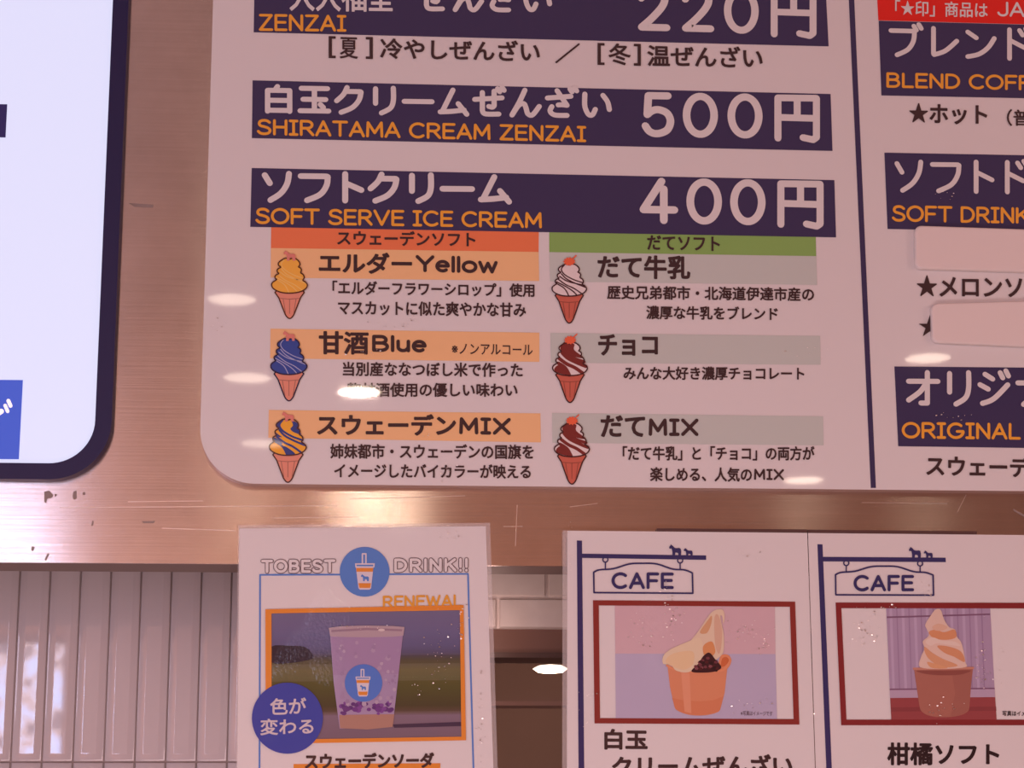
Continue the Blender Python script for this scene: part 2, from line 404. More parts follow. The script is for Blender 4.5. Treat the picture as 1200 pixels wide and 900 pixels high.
# tiled wall behind and below the fascia: upright bevelled tiles
ztile = PX(150, 893, Y_TILE)[1]               # lower edge of the row in view
xe = PX(315, 780, Y_TILE)[0]
u0, u1 = PX(126.3, 780, Y_TILE)[0], PX(162.1, 780, Y_TILE)[0]
TP = u1 - u0; TH = TP * 8.4
mb = MB()
mb.box(-2.2, xe, Y_TILE, Y_TILE + .05, 0, CEIL, M_GROUT)
g = TP * .025; bv = TP * .20; d = TP * .10
k0 = int((-1.6 - u0) / TP); k1 = int((xe - u0) / TP)
for r in range(-2, 4):
    z0 = ztile + r * TH + g; z1 = ztile + (r + 1) * TH - g
    for k in range(k0, k1):
        a, b = u0 + k * TP + g, u0 + (k + 1) * TP - g
        rings = [(0, 0), (.0, .35), (.12, .5), (.85, .84), (1.0, .93), (1.12, .99), (1.2, 1.0), (1.3, 1.0)]
        vs = []
        for t, h in rings:
            e = bv * t; y = Y_TILE - d * h
            vs += [(a + e, y, z0 + e), (b - e, y, z0 + e), (b - e, y, z1 - e), (a + e, y, z1 - e)]
        fs = []
        for i in range(len(rings) - 1):
            for j in range(4): fs.append((i * 4 + j, i * 4 + (j + 1) % 4, (i + 1) * 4 + (j + 1) % 4, (i + 1) * 4 + j))
        n = (len(rings) - 1) * 4; fs.append((n, n + 1, n + 2, n + 3))
        mb.raw(vs, fs, M_TILE)
struct('wall_left', mb, smooth=True)

# painted brick lintel over the dark glazed opening
zl = PX(620, 736, Y_TILE)[1]
zc = PX(620, 700, Y_TILE)[1]
BH = zc - zl; BL = BH * 3.2; xj = PX(641, 690, Y_TILE)[0]
mb = MB(); mb.box(xe, 2.2, Y_TILE + .004, Y_TILE + .06, zl, CEIL, M_BRICK)
for r in range(0, 8):
    off = 0 if r % 2 else BL * .5
    x = xj + off - 4 * BL
    while x < 2.2:
        a, b = max(x + .0012, xe), min(x + BL - .0012, 2.2)
        if b > a + .005: 
            zz0, zz1 = zl + r * BH + (.0012 if r else 0), zl + (r + 1) * BH - .0012
            c = .0012
            vs = [(a, Y_TILE + .004, zz0), (b, Y_TILE + .004, zz0), (b, Y_TILE + .004, zz1), (a, Y_TILE + .004, zz1),
                  (a + c, Y_TILE, zz0 + c), (b - c, Y_TILE, zz0 + c), (b - c, Y_TILE, zz1 - c), (a + c, Y_TILE, zz1 - c)]
            mb.raw(vs, [(0, 1, 5, 4), (1, 2, 6, 5), (2, 3, 7, 6), (3, 0, 4, 7), (4, 5, 6, 7)], M_BRICK)
        x += BL
struct('wall_right', mb)

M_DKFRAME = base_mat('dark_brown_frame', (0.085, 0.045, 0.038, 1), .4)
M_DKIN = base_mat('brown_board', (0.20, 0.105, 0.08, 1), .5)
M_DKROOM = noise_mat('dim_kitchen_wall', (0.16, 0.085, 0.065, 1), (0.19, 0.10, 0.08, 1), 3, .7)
z1_, z2_, z3_ = PX(620, 764, Y_TILE)[1], PX(620, 770, Y_TILE)[1], PX(620, 821, Y_TILE)[1]
mb = MB()
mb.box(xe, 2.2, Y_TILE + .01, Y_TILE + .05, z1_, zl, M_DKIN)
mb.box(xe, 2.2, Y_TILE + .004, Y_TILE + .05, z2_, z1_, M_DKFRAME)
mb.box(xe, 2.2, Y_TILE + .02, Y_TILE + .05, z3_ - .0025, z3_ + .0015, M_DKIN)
struct('trim_1', mb)
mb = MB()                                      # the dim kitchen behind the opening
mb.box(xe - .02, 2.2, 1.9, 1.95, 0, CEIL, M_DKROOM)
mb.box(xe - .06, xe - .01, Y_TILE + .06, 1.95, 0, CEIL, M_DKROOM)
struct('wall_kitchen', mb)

kl = bpy.data.lights.new('lintel_fill', 'POINT'); kl.energy = .13; kl.color = (1.0, .66, .58); kl.shadow_soft_size = .03  # unseen fill added behind the drink poster to brighten the brick lintel
ko = bpy.data.objects.new('lintel_fill', kl); COL.objects.link(ko); ko.location = (PX(560, 700, .1)[0], .14, zl - .02)
# rear wall with the bright window that the tiles and the metal mirror
def mirror_hit(u, v, y0, ystop=None, zstop=None):
    d = RC @ Vector((u - W / 2, -(v - H / 2), -F)); t = (y0 - CAM.y) / d.y
    p = CAM + d * t; d = Vector((d.x, -d.y, d.z))
    t = (ystop - p.y) / d.y if ystop is not None else (zstop - p.z) / d.z
    return p + d * t
wx1 = mirror_hit(74, 800, Y_TILE, ystop=REAR).x; wx0 = mirror_hit(-60, 800, Y_TILE, ystop=REAR).x
wp = mirror_hit(262, 600, 0, ystop=REAR).x
wz0 = 1.2; wz1 = CEIL - .12
mb = MB()
mb.box(-3.2, wx0, REAR - .1, REAR, 0, CEIL, M_WARM); mb.box(wx1, wp, REAR - .1, REAR, 0, CEIL, M_PLASTER); mb.box(wp, 3.2, REAR - .1, REAR, 0, CEIL, M_WARM)
mb.box(wx0, wx1, REAR - .1, REAR, 0, wz0, M_WARM); mb.box(wx0, wx1, REAR - .1, REAR, wz1, CEIL, M_WARM)
struct('wall_rear', mb)
mw = bpy.data.materials.new('daylight_through_window'); mw.use_nodes = True
nt = mw.node_tree; nt.nodes.clear()
out = nt.nodes.new('ShaderNodeOutputMaterial'); em = nt.nodes.new('ShaderNodeEmission'); em.inputs[1].default_value = 13.0
tc = nt.nodes.new('ShaderNodeTexCoord'); n = nt.nodes.new('ShaderNodeTexNoise'); n.inputs['Scale'].default_value = 14; n.inputs['Detail'].default_value = 6
r = nt.nodes.new('ShaderNodeValToRGB'); r.color_ramp.elements[0].position = .38; r.color_ramp.elements[0].color = (.10, .09, .12, 1)
r.color_ramp.elements[1].position = .56; r.color_ramp.elements[1].color = (.50, .60, 1.0, 1)
e = r.color_ramp.elements.new(.45); e.color = (.5, .36, .36, 1)
nt.links.new(tc.outputs['Object'], n.inputs['Vector']); nt.links.new(n.outputs['Fac'], r.inputs[0]); nt.links.new(r.outputs[0], em.inputs[0]); nt.links.new(em.outputs[0], out.inputs[0])
mb = MB(); mb.box(wx0, wx1, REAR - .06, REAR - .04, wz0, wz1, mw)
mb.box(wx0, wx1, REAR - .04, REAR - .0, wz0, wz0 + .03, M_DKFRAME); mb.box(wx0, wx1, REAR - .04, REAR, wz1 - .03, wz1, M_DKFRAME)
struct('window_1', mb)

# ------------------------------------------------------------------ ceiling lamps (their images float in the glossy board)
M_TRIM = base_mat('lamp_trim', (.8, .76, .72, 1), .4)
def lamp_mat(s):
    k = ('lamp', s)
    if k not in MATS: MATS[k] = base_mat('lamp_glow_%d' % s, (.9, .9, .9, 1), .5, emit=(1.0, .80, .62, 1), emit_s=s)
    return MATS[k]
def disc(mb, c, r, z, m, n=32, down=True):
    vs = [(c[0] + r * math.cos(2 * math.pi * i / n), c[1] + r * math.sin(2 * math.pi * i / n), z) for i in range(n)]
    mb.raw(vs, [tuple(range(n))[::-1]], m)
def ring(mb, c, prof, m, n=32):
    vs = [(c[0] + r * math.cos(2 * math.pi * i / n), c[1] + r * math.sin(2 * math.pi * i / n), z) for r, z in prof for i in range(n)]
    k = len(prof)
    mb.raw(vs, [(a * n + i, a * n + (i + 1) % n, (a + 1) * n + (i + 1) % n, (a + 1) * n + i) for a in range(k - 1) for i in range(n)], m)
LAMPS = [(421, 460, Y_BOARD, 24, 170, 'bright ceiling downlight mirrored just below the blue cone'),
         (272, 351, Y_BOARD, 28, 11, 'dim ceiling downlight mirrored beside the topmost yellow cone'),
         (290, 443, Y_BOARD, 28, 11, 'dim ceiling downlight mirrored to the left of the blue cone'),
         (308, 520, Y_BOARD, 26, 8, 'dim ceiling downlight mirrored at the rounded board corner'),
         (1087, 420, Y_BOARD, 26, 15, 'ceiling downlight mirrored above the third drinks heading'),
         (942, 563, Y_BOARD, 24, 18, 'ceiling downlight mirrored at the lower board edge on the right'),
         (470, 592, 0.0, 12, 650, 'strong ceiling downlight streaked on the metal above the drink poster')]
for u, v, y0, rpx, s, lab in LAMPS:
    p = mirror_hit(u, v, y0, zstop=CEIL - .006)
    dist = (p - Vector((0, y0, p.z))).length + 1.83
    r = rpx * dist / F
    t = empty('ceiling_light', (p.x, p.y, CEIL), lab, 'ceiling light', 'recessed ceiling downlights')
    mb = MB(); ring(mb, (p.x, p.y), [(r * 1.18, CEIL), (r * 1.16, CEIL - .006), (r * 1.02, CEIL - .008), (r, CEIL - .003)], M_TRIM); mb.build('trim_ring', t, True)
    mb = MB(); disc(mb, (p.x, p.y), r, CEIL - .004, lamp_mat(s)); mb.build('diffuser', t)
x_, z_ = PX(645, 784, 1.3)
t = empty('pendant_lamp', (x_, 1.3, CEIL), 'small glowing pendant lamp in the dim kitchen between two posters', 'pendant lamp')
c_ = (x_, 1.3)
mb = MB(); ring(mb, c_, [(.004, CEIL), (.004, z_ + .07)], M_DKFRAME, 12); mb.build('cord', t, True)
mb = MB(); ring(mb, c_, [(.004, z_ + .07), (.008, z_ + .06), (.010, z_ + .02), (.010, z_ + .006)], M_DKFRAME); mb.build('lamp_shade', t, True)
mb = MB(); ring(mb, c_, [(.004, z_ + .0062), (.018, z_ + .0042), (.0255, z_ + .0003), (.018, z_ - .0042), (.0005, z_ - .0062)], lamp_mat(2)); mb.build('bulb_diffuser', t, True)
pl = bpy.data.lights.new('pendant_light', 'POINT'); pl.energy = 5; pl.color = (1.0, .72, .55); pl.shadow_soft_size = .02
po = bpy.data.objects.new('pendant_light', pl); COL.objects.link(po); po.parent = t; po.location = (0, 0, z_ - .05 - CEIL)

# ------------------------------------------------------------------ outlines with round corners, in metres
def rrect(x0, x1, z0, z1, r, corners=(1, 1, 1, 1), n=14):
    """corners: bl, br, tr, tl"""
    out = []
    for (cx, cz, a0), c, (px, pz) in zip(((x0 + r, z0 + r, 180), (x1 - r, z0 + r, 270), (x1 - r, z1 - r, 0), (x0 + r, z1 - r, 90)), corners,
                                         ((x0, z0), (x1, z0), (x1, z1), (x0, z1))):
        if c: out += [(cx + r * math.cos(math.radians(a0 + 90 * i / n)), cz + r * math.sin(math.radians(a0 + 90 * i / n))) for i in range(n + 1)]
        else: out.append((px, pz))
    return out

# ------------------------------------------------------------------ illuminated sign on the left
YB = Y_BOARD
xr = PX(133, 440, YB)[0]; zb = PX(30, 561.5, YB)[1]; bw = 18.6 * S
t = empty('illuminated_sign', (xr - .35, 0, zb), 'glowing white sign panel with a dark navy rounded border, left of the menu board', 'sign')
mb = MB()
o_out = rrect(xr - .70, xr, zb, 2.70, 68 * S, (1, 1, 1, 1)); o_in = rrect(xr - .70 + bw, xr - bw, zb + bw, 2.70 - bw, 50 * S)
M_SNAVY = base_mat('navy_border', lin((32, 26, 76)), .45)
nn = len(o_out)
v = [(a, YB, c) for a, c in o_out] + [(a, YB, c) for a, c in o_in] + [(a, 0, c) for a, c in o_out] + [(a, YB + .004, c) for a, c in o_in]
f = []
for i in range(nn):
    j = (i + 1) % nn
    f += [(i, j, nn + j, nn + i), (2 * nn + i, 2 * nn + j, j, i), (nn + i, nn + j, 3 * nn + j, 3 * nn + i)]
mb.raw(v, f, M_SNAVY); mb.build('border_frame', t)
M_LIT = base_mat('lit_panel', (.25, .25, .28, 1), .3, emit=(.715, .745, 1.0, 1), emit_s=.86)
mb = MB(); mb.poly(o_in, YB + .003, M_LIT); face = mb.build('lit_face', t)
M_LNAVY = base_mat('backlit_navy', (.015, .01, .05, 1), .4, emit=(.012, .008, .055, 1), emit_s=1)
mb = MB(); mb.poly([(xr - .6, PX(7, 160, YB)[1])] + Q([(6, 160), (8, 121)], YB) + [(xr - .6, PX(8, 121, YB)[1])], YB + .0024, M_LNAVY); mb.build('navy_heading_end', face, label='end of a navy heading bar cut by the picture edge')
M_LBLUE = base_mat('backlit_blue', (.03, .06, .3, 1), .4, emit=(.035, .075, .42, 1), emit_s=1)
M_LCREAM = base_mat('backlit_cream', (.7, .65, .65, 1), .4, emit=(.72, .64, .66, 1), emit_s=1)
mb = MB(); mb.poly([PX(-40, 537, YB)] + Q([(21.6, 537.5), (26.4, 444.5)], YB) + [PX(-40, 444, YB)], YB + .0024, M_LBLUE); sq = mb.build('blue_square', face, label='blue square with a pale wavy drawing')
mb = MB()
for (a, b), (c, d_), w in (((9.4, 469), (12, 475), 4.4), ((5.6, 474.5), (8.6, 481.5), 4.0), ((-3, 484), (1.0, 481.5), 6.2)):
    mb.stroke(Q([(a, b), (c, d_)], YB), w * S, YB + .0018, M_LCREAM, seg=16)
mb.build('pale_drawing', sq)

# ------------------------------------------------------------------ the menu board
xl = PX(235.6, 470, YB)[0]; zb = PX(620, 570, YB)[1]
RX = 1.35
board = empty('menu_board', (0.35, -.0005, zb), 'large white menu board with navy heading bars, prices and drawings of soft serve cones', 'menu board')
mb = MB()
mb.prism(rrect(xl, RX, zb, 2.62, 64 * S), YB, -.0004, ink(WHITE), base_mat('board_edge', (.42, .26, .22, 1), .4))
mb.build('panel', board)
L1 = YB - .0003; L2 = YB - .0006; L3 = YB - .0009

def band(name, corners, c, layer=L1, parent=board):
    """corners in pixels: top-left, top-right, bottom-right, bottom-left"""
    m = MB(); m.poly(Q(corners, YB), layer, ink(c)); return m.build(name, parent)
def text(parent, name, items, c, layer=L2, label=None):
    """items: (string, xl, top_l, bot_l, xr, top_r, bot_r, bold)"""
    m = MB()
    for s, a, b, c_, d_, e_, f_, bo in items: lettering(m, s, quad(a, b, c_, d_, e_, f_, YB), layer, ink(c), bo)
    return m.build(name, parent, label=label)
def pentext(parent, name, items, c, layer=L2):
    m = MB()
    for s, a, b, c_, d_, e_, f_, w, gp in items: pen(m, s, quad(a, b, c_, d_, e_, f_, YB), layer, ink(c), w, gp)
    return m.build(name, parent)

# heading bars of the left column
h = band('heading_bar', [(298.5, -31), (967.5, -14), (971, 54.5), (297.3, 38)], NAVY)
text(h, 'heading_lettering', [('大大福堂', 340, -24, 12.5, 459.5, -22, 14, .7)], WHITE)
pentext(h, 'heading_lettering', [('ぜんざい', 488, -25, 14, 647, -22, 16, 6.2, .2)], WHITE)
pentext(h, 'subtitle_lettering', [('ZENZAI', 303.3, 16.5, 36.5, 406, 18, 37.5, 3.4, .2)], YEL)
pentext(h, 'price_lettering', [('220', 747, -17, 37, 889, -13.5, 40.5, 9.2, .44), ('円', 903, -14, 44, 956.7, -13, 46.5, 8.6, .2)], WHITE)
text(board, 'menu_lettering', [('[', 385.5, 43, 68, 393, 43.2, 68.2, .4), ('夏', 398.5, 44, 68.5, 419, 44.5, 69, .35), (']', 429, 44, 69, 436.5, 44.2, 69.2, .4), ('冷やしぜんざい', 446, 45, 68.5, 632, 49, 73, .65), ('／', 651, 51, 74, 679, 51.5, 74.5, .5), ('[', 700.5, 51, 76, 708, 51.2, 76.2, .4), ('冬', 713.5, 51.5, 76, 738.5, 52, 76.5, .55), (']', 743, 52, 77, 750.5, 52.2, 77.2, .4), ('温ぜんざい', 759, 53, 77, 893, 56, 80, .65)], DARK)
h = band('heading_bar', [(296, 94.3), (973.3, 110.3), (975.5, 177), (295.2, 162)], NAVY)
pentext(h, 'heading_lettering', [('白玉クリームぜんざい', 310.5, 95, 133.5, 717, 101, 140, 6.3, .2)], WHITE)
pentext(h, 'subtitle_lettering', [('SHIRATAMA CREAM ZENZAI', 301, 139.5, 158.5, 687, 148, 167, 3.4, .2)], YEL)
pentext(h, 'price_lettering', [('500', 751.7, 108, 161, 893.5, 110, 163, 9.3, .46), ('円', 907.3, 111, 166, 960.7, 111.5, 168.5, 8.6, .2)], WHITE)
h = band('heading_bar', [(295, 197), (977.7, 211.2), (979.7, 278.3), (293.3, 266)], NAVY)
pentext(h, 'heading_lettering', [('ソフトクリーム', 306.7, 199.5, 238, 600, 203.5, 240, 7.1, .2)], WHITE)
pentext(h, 'subtitle_lettering', [('SOFT SERVE ICE CREAM', 299.3, 243.5, 262.8, 635, 249, 267.8, 3.4, .2)], YEL)
pentext(h, 'price_lettering', [('400', 749.3, 208, 262.5, 897, 210.5, 264.5, 9.3, .42), ('円', 910.7, 211.5, 267, 965, 212, 270, 8.6, .2)], WHITE)
# flavour list, left half
h = band('flavour_bar', [(317.8, 266), (631.4, 271.5), (631.2, 295.4), (317.4, 290.8)], ORED, YB - .00015)
text(h, 'heading_lettering', [('スウェーデンソフト', 395.6, 270.5, 287, 556.6, 272.5, 289, .5)], DARK)
h = band('flavour_bar', [(317.4, 290.8), (631.2, 295.4), (631.8, 329.5), (317.2, 325.4)], PALE)
text(h, 'heading_lettering', [('エルダー', 374.5, 296.5, 319.5, 482, 297.5, 321, .95)], DARK)
pentext(h, 'heading_lettering', [('Yellow', 487, 299, 319, 583.2, 301, 321, 4.1, .2)], DARK)
text(board, 'menu_lettering', [('「エルダーフラワーシロップ」使用', 390, 329.5, 345.5, 625.9, 333, 348, .42), ('マスカットに似た爽やかな甘み', 396.5, 352.5, 369, 616, 355.5, 371.5, .42)], DARK)
h = band('flavour_bar', [(317, 385.2), (632, 389.9), (632, 424.2), (316.5, 420)], PALE)
text(h, 'heading_lettering', [('甘酒', 374.5, 389, 414.5, 431, 389.5, 415, .95), ('※ノンアルコール', 529.5, 403, 415, 624, 404.5, 416.5, .15)], DARK)
pentext(h, 'heading_lettering', [('Blue', 436, 392.5, 412.5, 500, 393.5, 413.5, 4.1, .2)], DARK)
text(board, 'menu_lettering', [('当別産ななつぼし米で作った', 402, 424.5, 440.5, 612, 426, 442, .42), ('麹甘酒使用の優しい味わい', 407, 449, 465, 606, 449.5, 465, .42)], DARK)
h = band('flavour_bar', [(315, 480.4), (633.2, 484.5), (633.8, 518.5), (314.4, 513.2)], PALE)
text(h, 'heading_lettering', [('スウェーデン', 372.5, 486, 509.5, 533.5, 486.5, 510, .95)], DARK)
pentext(h, 'heading_lettering', [('MIX', 538, 489, 509, 598.5, 490, 510, 4.1, .26)], DARK)
text(board, 'menu_lettering', [('姉妹都市・スウェーデンの国旗を', 387.5, 520.5, 537.3, 625, 521.5, 538, .42), ('イメージしたバイカラーが映える', 392, 543.5, 560, 621.5, 545, 561, .42)], DARK)
# flavour list, right half
h = band('flavour_bar', [(643.5, 271), (956, 277), (956.5, 300.3), (643.6, 295.6)], GREEN, YB - .00015)
text(h, 'heading_lettering', [('だてソフト', 758.7, 276.3, 292.5, 843, 278, 294.5, .5)], DARK)
h = band('flavour_bar', [(643.6, 295.6), (956.5, 300.3), (957.5, 334), (644.6, 330)], GREY)
text(h, 'heading_lettering', [('だて牛乳', 701, 299.5, 325.5, 808, 301, 327, .95)], DARK)
text(board, 'menu_lettering', [('歴史兄弟都市・北海道伊達市産の', 711.7, 335, 350.5, 953.4, 337.5, 353, .42), ('濃厚な牛乳をブレンド', 757.5, 358.5, 374, 911, 360.5, 375.5, .42)], DARK)
h = band('flavour_bar', [(645, 390.2), (961, 393.8), (961.6, 427.6), (645.8, 425.2)], GREY)
text(h, 'heading_lettering', [('チョコ', 701.8, 392.5, 416.5, 770, 393.5, 416, .95)], DARK)
text(board, 'menu_lettering', [('みんな大好き濃厚チョコレート', 731, 430, 445, 942, 430.5, 445.5, .42)], DARK)
h = band('flavour_bar', [(646.8, 484), (964.4, 488), (965.2, 522), (647.4, 519)], GREY)
text(h, 'heading_lettering', [('だて', 704.6, 487.5, 511.5, 755, 488, 512, .95)], DARK)
pentext(h, 'heading_lettering', [('MIX', 760, 490.5, 511, 818.4, 490.8, 511.3, 4.1, .26)], DARK)
text(board, 'menu_lettering', [('「だて牛乳」と「チョコ」の両方が', 730, 523.5, 539.5, 954, 523.5, 539.5, .42), ('楽しめる、人気の', 762, 548, 564, 880.6, 548.5, 564.5, .42)], DARK)
pentext(board, 'menu_lettering', [('MIX', 883.5, 549.5, 562.5, 918.6, 550, 563, 2.4, .26)], DARK)
# dividing line and right column
m = MB(); m.poly(Q([(990.6, -90), (997, -90), (1026.4, 571.8), (1020.4, 571.8)], YB), L1, ink(NAVY)); m.build('divider_line', board)
h = band('notice_bar', [(1025.3, -50), (1215, -45), (1215, 29), (1029.2, 24)], (236, 32, 20))
text(h, 'heading_lettering', [('「★印」商品は', 1049, .5, 18.5, 1157, 3.5, 21, .3)], WHITE)
pentext(h, 'heading_lettering', [('JA', 1168.5, 2, 19.5, 1200.5, 3, 20.5, 2.9, .2)], WHITE)
def right_bar(tl, bl, tr, br):
    return band('heading_bar', [tl, (1215, tr), (1215, br), bl], NAVY)
h = right_bar((1029.6, 24.5), (1032.8, 112), 29.4, 115.5)
pentext(h, 'heading_lettering', [('ブレンド', 1041, 25.5, 67, 1208, 29.5, 72.5, 6.0, .2)], WHITE)
pentext(h, 'subtitle_lettering', [('BLEND COFF', 1038.5, 85, 103, 1208, 88.5, 106.5, 3.4, .2)], YEL)
text(board, 'menu_lettering', [('★ホット', 1066, 121.5, 144.5, 1156, 123.5, 146, .75), ('（普', 1180, 128.5, 147.5, 1207, 129, 148, .4)], DARK)
h = right_bar((1036.3, 179), (1040, 268.5), 182.3, 271.5)
pentext(h, 'heading_lettering', [('ソフトド', 1048, 185, 226, 1206, 186.5, 228.5, 6.0, .2)], WHITE)
pentext(h, 'subtitle_lettering', [('SOFT DRINK', 1045, 240.5, 260, 1206, 243.5, 262.5, 3.4, .2)], YEL)
text(board, 'menu_lettering', [('★メロンソ', 1075, 323.5, 347, 1197, 325, 348, .75), ('★', 1077, 370, 394, 1102, 370, 394, .2)], DARK)
h = right_bar((1048, 429.5), (1052.5, 523), 431, 525.2)
pentext(h, 'heading_lettering', [('オリジナ', 1061.5, 431.5, 476.5, 1231, 432, 477.5, 6.2, .16)], WHITE)
pentext(h, 'subtitle_lettering', [('ORIGINAL', 1056.5, 494.5, 514, 1196, 496, 515.5, 3.4, .2)], YEL)
text(board, 'menu_lettering', [('スウェーデ', 1086, 534, 557, 1206, 536.5, 559, .75)], DARK)

# ------------------------------------------------------------------ the six cone drawings
SWIRL = [(.34, .02), (.20, .12), (.19, .20), (.25, .26), (.16, .32), (.16, .40), (.20, .44), (.10, .50), (.10, .58), (.14, .61), (.02, .70), (.0, .79), (.06, .88), (.24, .97), (.5, 1.0),
         (.76, .97), (.93, .89), (1.0, .78), (.95, .69), (.87, .63), (.91, .56), (.88, .47), (.81, .42), (.83, .34), (.80, .28), (.75, .25), (.79, .18), (.76, .09), (.66, .01), (.58, .0), (.5, .03), (.42, .0)]
CONE = [(.13, 0), (.87, 0), (.80, .26), (.68, .66), (.60, .90), (.50, 1.0), (.40, .90), (.32, .66), (.20, .26)]
STRIPES = [ [(.36, .02), (.27, .16), (.36, .32), (.62, .48), (.90, .58)], [(.27, .30), (.42, .46), (.68, .60), (.96, .72)],
            [(.19, .48), (.40, .64), (.64, .76), (.86, .92)], [(.16, .62), (.36, .76), (.48, .98)] ]
def cone_drawing(x0, x1, vt, vi, vb, body, stripe, line, cone, topc, crest, wide):
    """swirl from vt to vi, cone from vi to vb"""
    m = MB(); o = ink(line)
    sx = lambda p, a, b: (x0 + p[0] * (x1 - x0), a + p[1] * (b - a))
    cp = smooth([sx(p, vi - 3, vb) for p in CONE], 3, True)
    m.poly(Q(cp, YB), L2, ink(cone)); m.stroke(Q(cp, YB), 1.5 * S, L2 - 1.2e-4, o, True, 6)
    fl = ink(tuple(int(c * .78) for c in cone))
    m.stroke(Q([sx(p, vi, vb) for p in ((.24, .20), (.50, .23), (.76, .20))], YB), .9 * S, L2 - 1.0e-4, fl, False, 6)
    for a in (-.18, 0, .18):
        m.stroke(Q([sx(p, vi, vb) for p in ((.5 + a, .22), (.5 + a * .62, .80))], YB), .9 * S, L2 - 1.0e-4, fl, False, 6)
    sp = smooth([sx(p, vt, vi) for p in SWIRL], 3, True)
    m.poly(Q(sp, YB), L3, ink(body))
    for i, s_ in enumerate(STRIPES):
        m.stroke(Q(smooth([sx(p, vt, vi) for p in s_], 5), YB), (wide if i != 0 else wide) * S, L3 - 1.2e-4, ink(stripe), False, 6)
    if wide < 2:
        for s_ in ([(.22, .38), (.46, .54), (.94, .66)], [(.13, .55), (.40, .70), (.60, .84), (.72, .97)]):
            m.stroke(Q(smooth([sx(p, vt, vi) for p in s_], 5), YB), wide * S, L3 - 1.2e-4, ink(stripe), False, 6)
    tongues = []
    if wide > 3.5: tongues = ([(.36, .04), (.62, .04), (.62, .22), (.90, .46), (.60, .42), (.34, .26)], [(.16, .68), (.34, .78), (.46, .97), (.2, .93), (.04, .82)])
    elif wide > 2: tongues = ([(.60, .03), (.74, .10), (.80, .20), (.78, .28), (.86, .42), (.66, .36), (.57, .27), (.64, .17)], [(.36, .03), (.26, .16), (.32, .28), (.22, .24), (.20, .14)],
                              [(.14, .34), (.24, .42), (.34, .50), (.18, .46)], [(.10, .50), (.24, .56), (.36, .68), (.20, .66), (.09, .60)], [(.38, .74), (.54, .82), (.70, .97), (.48, 1.0), (.44, .86)])
    for tg in tongues:                                    # two-coloured swirls carry broad tongues
        m.poly(Q(smooth([sx(p, vt, vi) for p in tg], 4, True), YB), L3 - 1.4e-4, ink(stripe))
    m.stroke(Q(sp, YB), 1.5 * S, L3 - 3e-4, o, True, 6)
    # topping on the tip
    cx = (x0 + x1) / 2
    if crest == 'horse':
        horse(m, cx - 7, cx + 7, vt - 9, vt + 3, YB, ink(topc)); 
        m.v = m.v[:-len(HORSE)] + [(a, L3 - 4e-4, c) for a, b, c in m.v[-len(HORSE):]]
    else:
        pts = []
        for i in range(22):
            a = 2 * math.pi * i / 22; k = 1.0 if i % 2 else .74
            pts.append((cx + 7.6 * k * math.cos(a), vt - 3.0 + 5.4 * k * math.sin(a)))
        m.poly(Q(pts, YB), L3 - 4e-4, ink(topc))
        m.stroke(Q([(cx + 4, vt - 6), (cx + 8, vt - 10)], YB), 1.5 * S, L3 - 4e-4, ink(topc), False, 6)
    return m.build('cone_drawing', board, label=None)
BR = (92, 44, 20)
c1 = cone_drawing(318.4, 360.4, 303, 344, 373.6, (252, 188, 76), (254, 210, 120), BR, (238, 156, 132), (230, 140, 126), 'horse', 1.1); c1['label'] = 'drawing of a yellow soft serve cone'
c2 = cone_drawing(317.4, 359.8, 397, 439.3, 470, (54, 80, 164), (176, 182, 220), (44, 34, 70), (238, 156, 132), (230, 140, 126), 'horse', 1.0); c2['label'] = 'drawing of a blue soft serve cone'
c3 = cone_drawing(315.8, 359, 491.5, 534, 565.5, (252, 182, 60), (54, 70, 142), (84, 48, 44), (238, 156, 132), (230, 140, 126), 'horse', 2.4); c3['label'] = 'drawing of a yellow and blue swirled cone'
WC = (238, 226, 224); CH = (128, 44, 40)
c4 = cone_drawing(646.8, 687.2, 310, 347.5, 379, WC, (70, 30, 36), (66, 30, 34), (210, 108, 88), (244, 108, 70), 'spiky', 1.5); c4['label'] = 'drawing of a white milk soft serve cone'
c5 = cone_drawing(647.5, 688.2, 402, 440.6, 472, WC, CH, (70, 26, 28), (210, 108, 88), (244, 108, 70), 'spiky', 4.2); c5['label'] = 'upper drawing of a brown and white chocolate cone'
c6 = cone_drawing(649.6, 690.6, 496.5, 535.6, 567.6, WC, CH, (70, 26, 28), (210, 108, 88), (244, 108, 70), 'spiky', 3.8); c6['label'] = 'lower drawing of a brown and white swirled cone'

# ------------------------------------------------------------------ white cover labels stuck over two drinks
def cover_label(pts, lab):
    t_ = Q(pts, YB - .004)
    x0, z1 = t_[0]; x1, z0 = t_[2]
    m = MB(); rr = 8 * S
    core = rrect(0, 1.0 * math.dist(t_[0], t_[1]), 0, math.dist(t_[0], t_[3]), rr, n=8)
    wd, hg = math.dist(t_[0], t_[1]), math.dist(t_[0], t_[3])
    outl = [bil([t_[3], t_[2], t_[1], t_[0]], a / wd, b / hg) for a, b in core]
    cx = sum(p[0] for p in outl) / len(outl); cz = sum(p[1] for p in outl) / len(outl)
    n = len(outl); rings = [(0, YB - .0004), (0, YB - .0042), (.0006, YB - .0050), (.0014, YB - .0053)]
    vs = []
    for ins, y in rings:
        for p in outl:
            sx = (p[0] - cx); sz = (p[1] - cz)
            vs.append((p[0] - ins * (1 if sx > 0 else -1), y, p[1] - ins * (1 if sz > 0 else -1)))
    fs = [(a * n + i, a * n + (i + 1) % n, (a + 1) * n + (i + 1) % n, (a + 1) * n + i) for a in range(3) for i in range(n)]
    fs.append(tuple(range(3 * n, 4 * n)))
    m.raw(vs, fs, M_COVER)
    o = m.build('cover_label', None); 
    return tag(o, lab, 'label', 'blank cover labels on the drinks column')
M_COVER = base_mat('matte_white_plastic', lin((238, 226, 222)), .45)
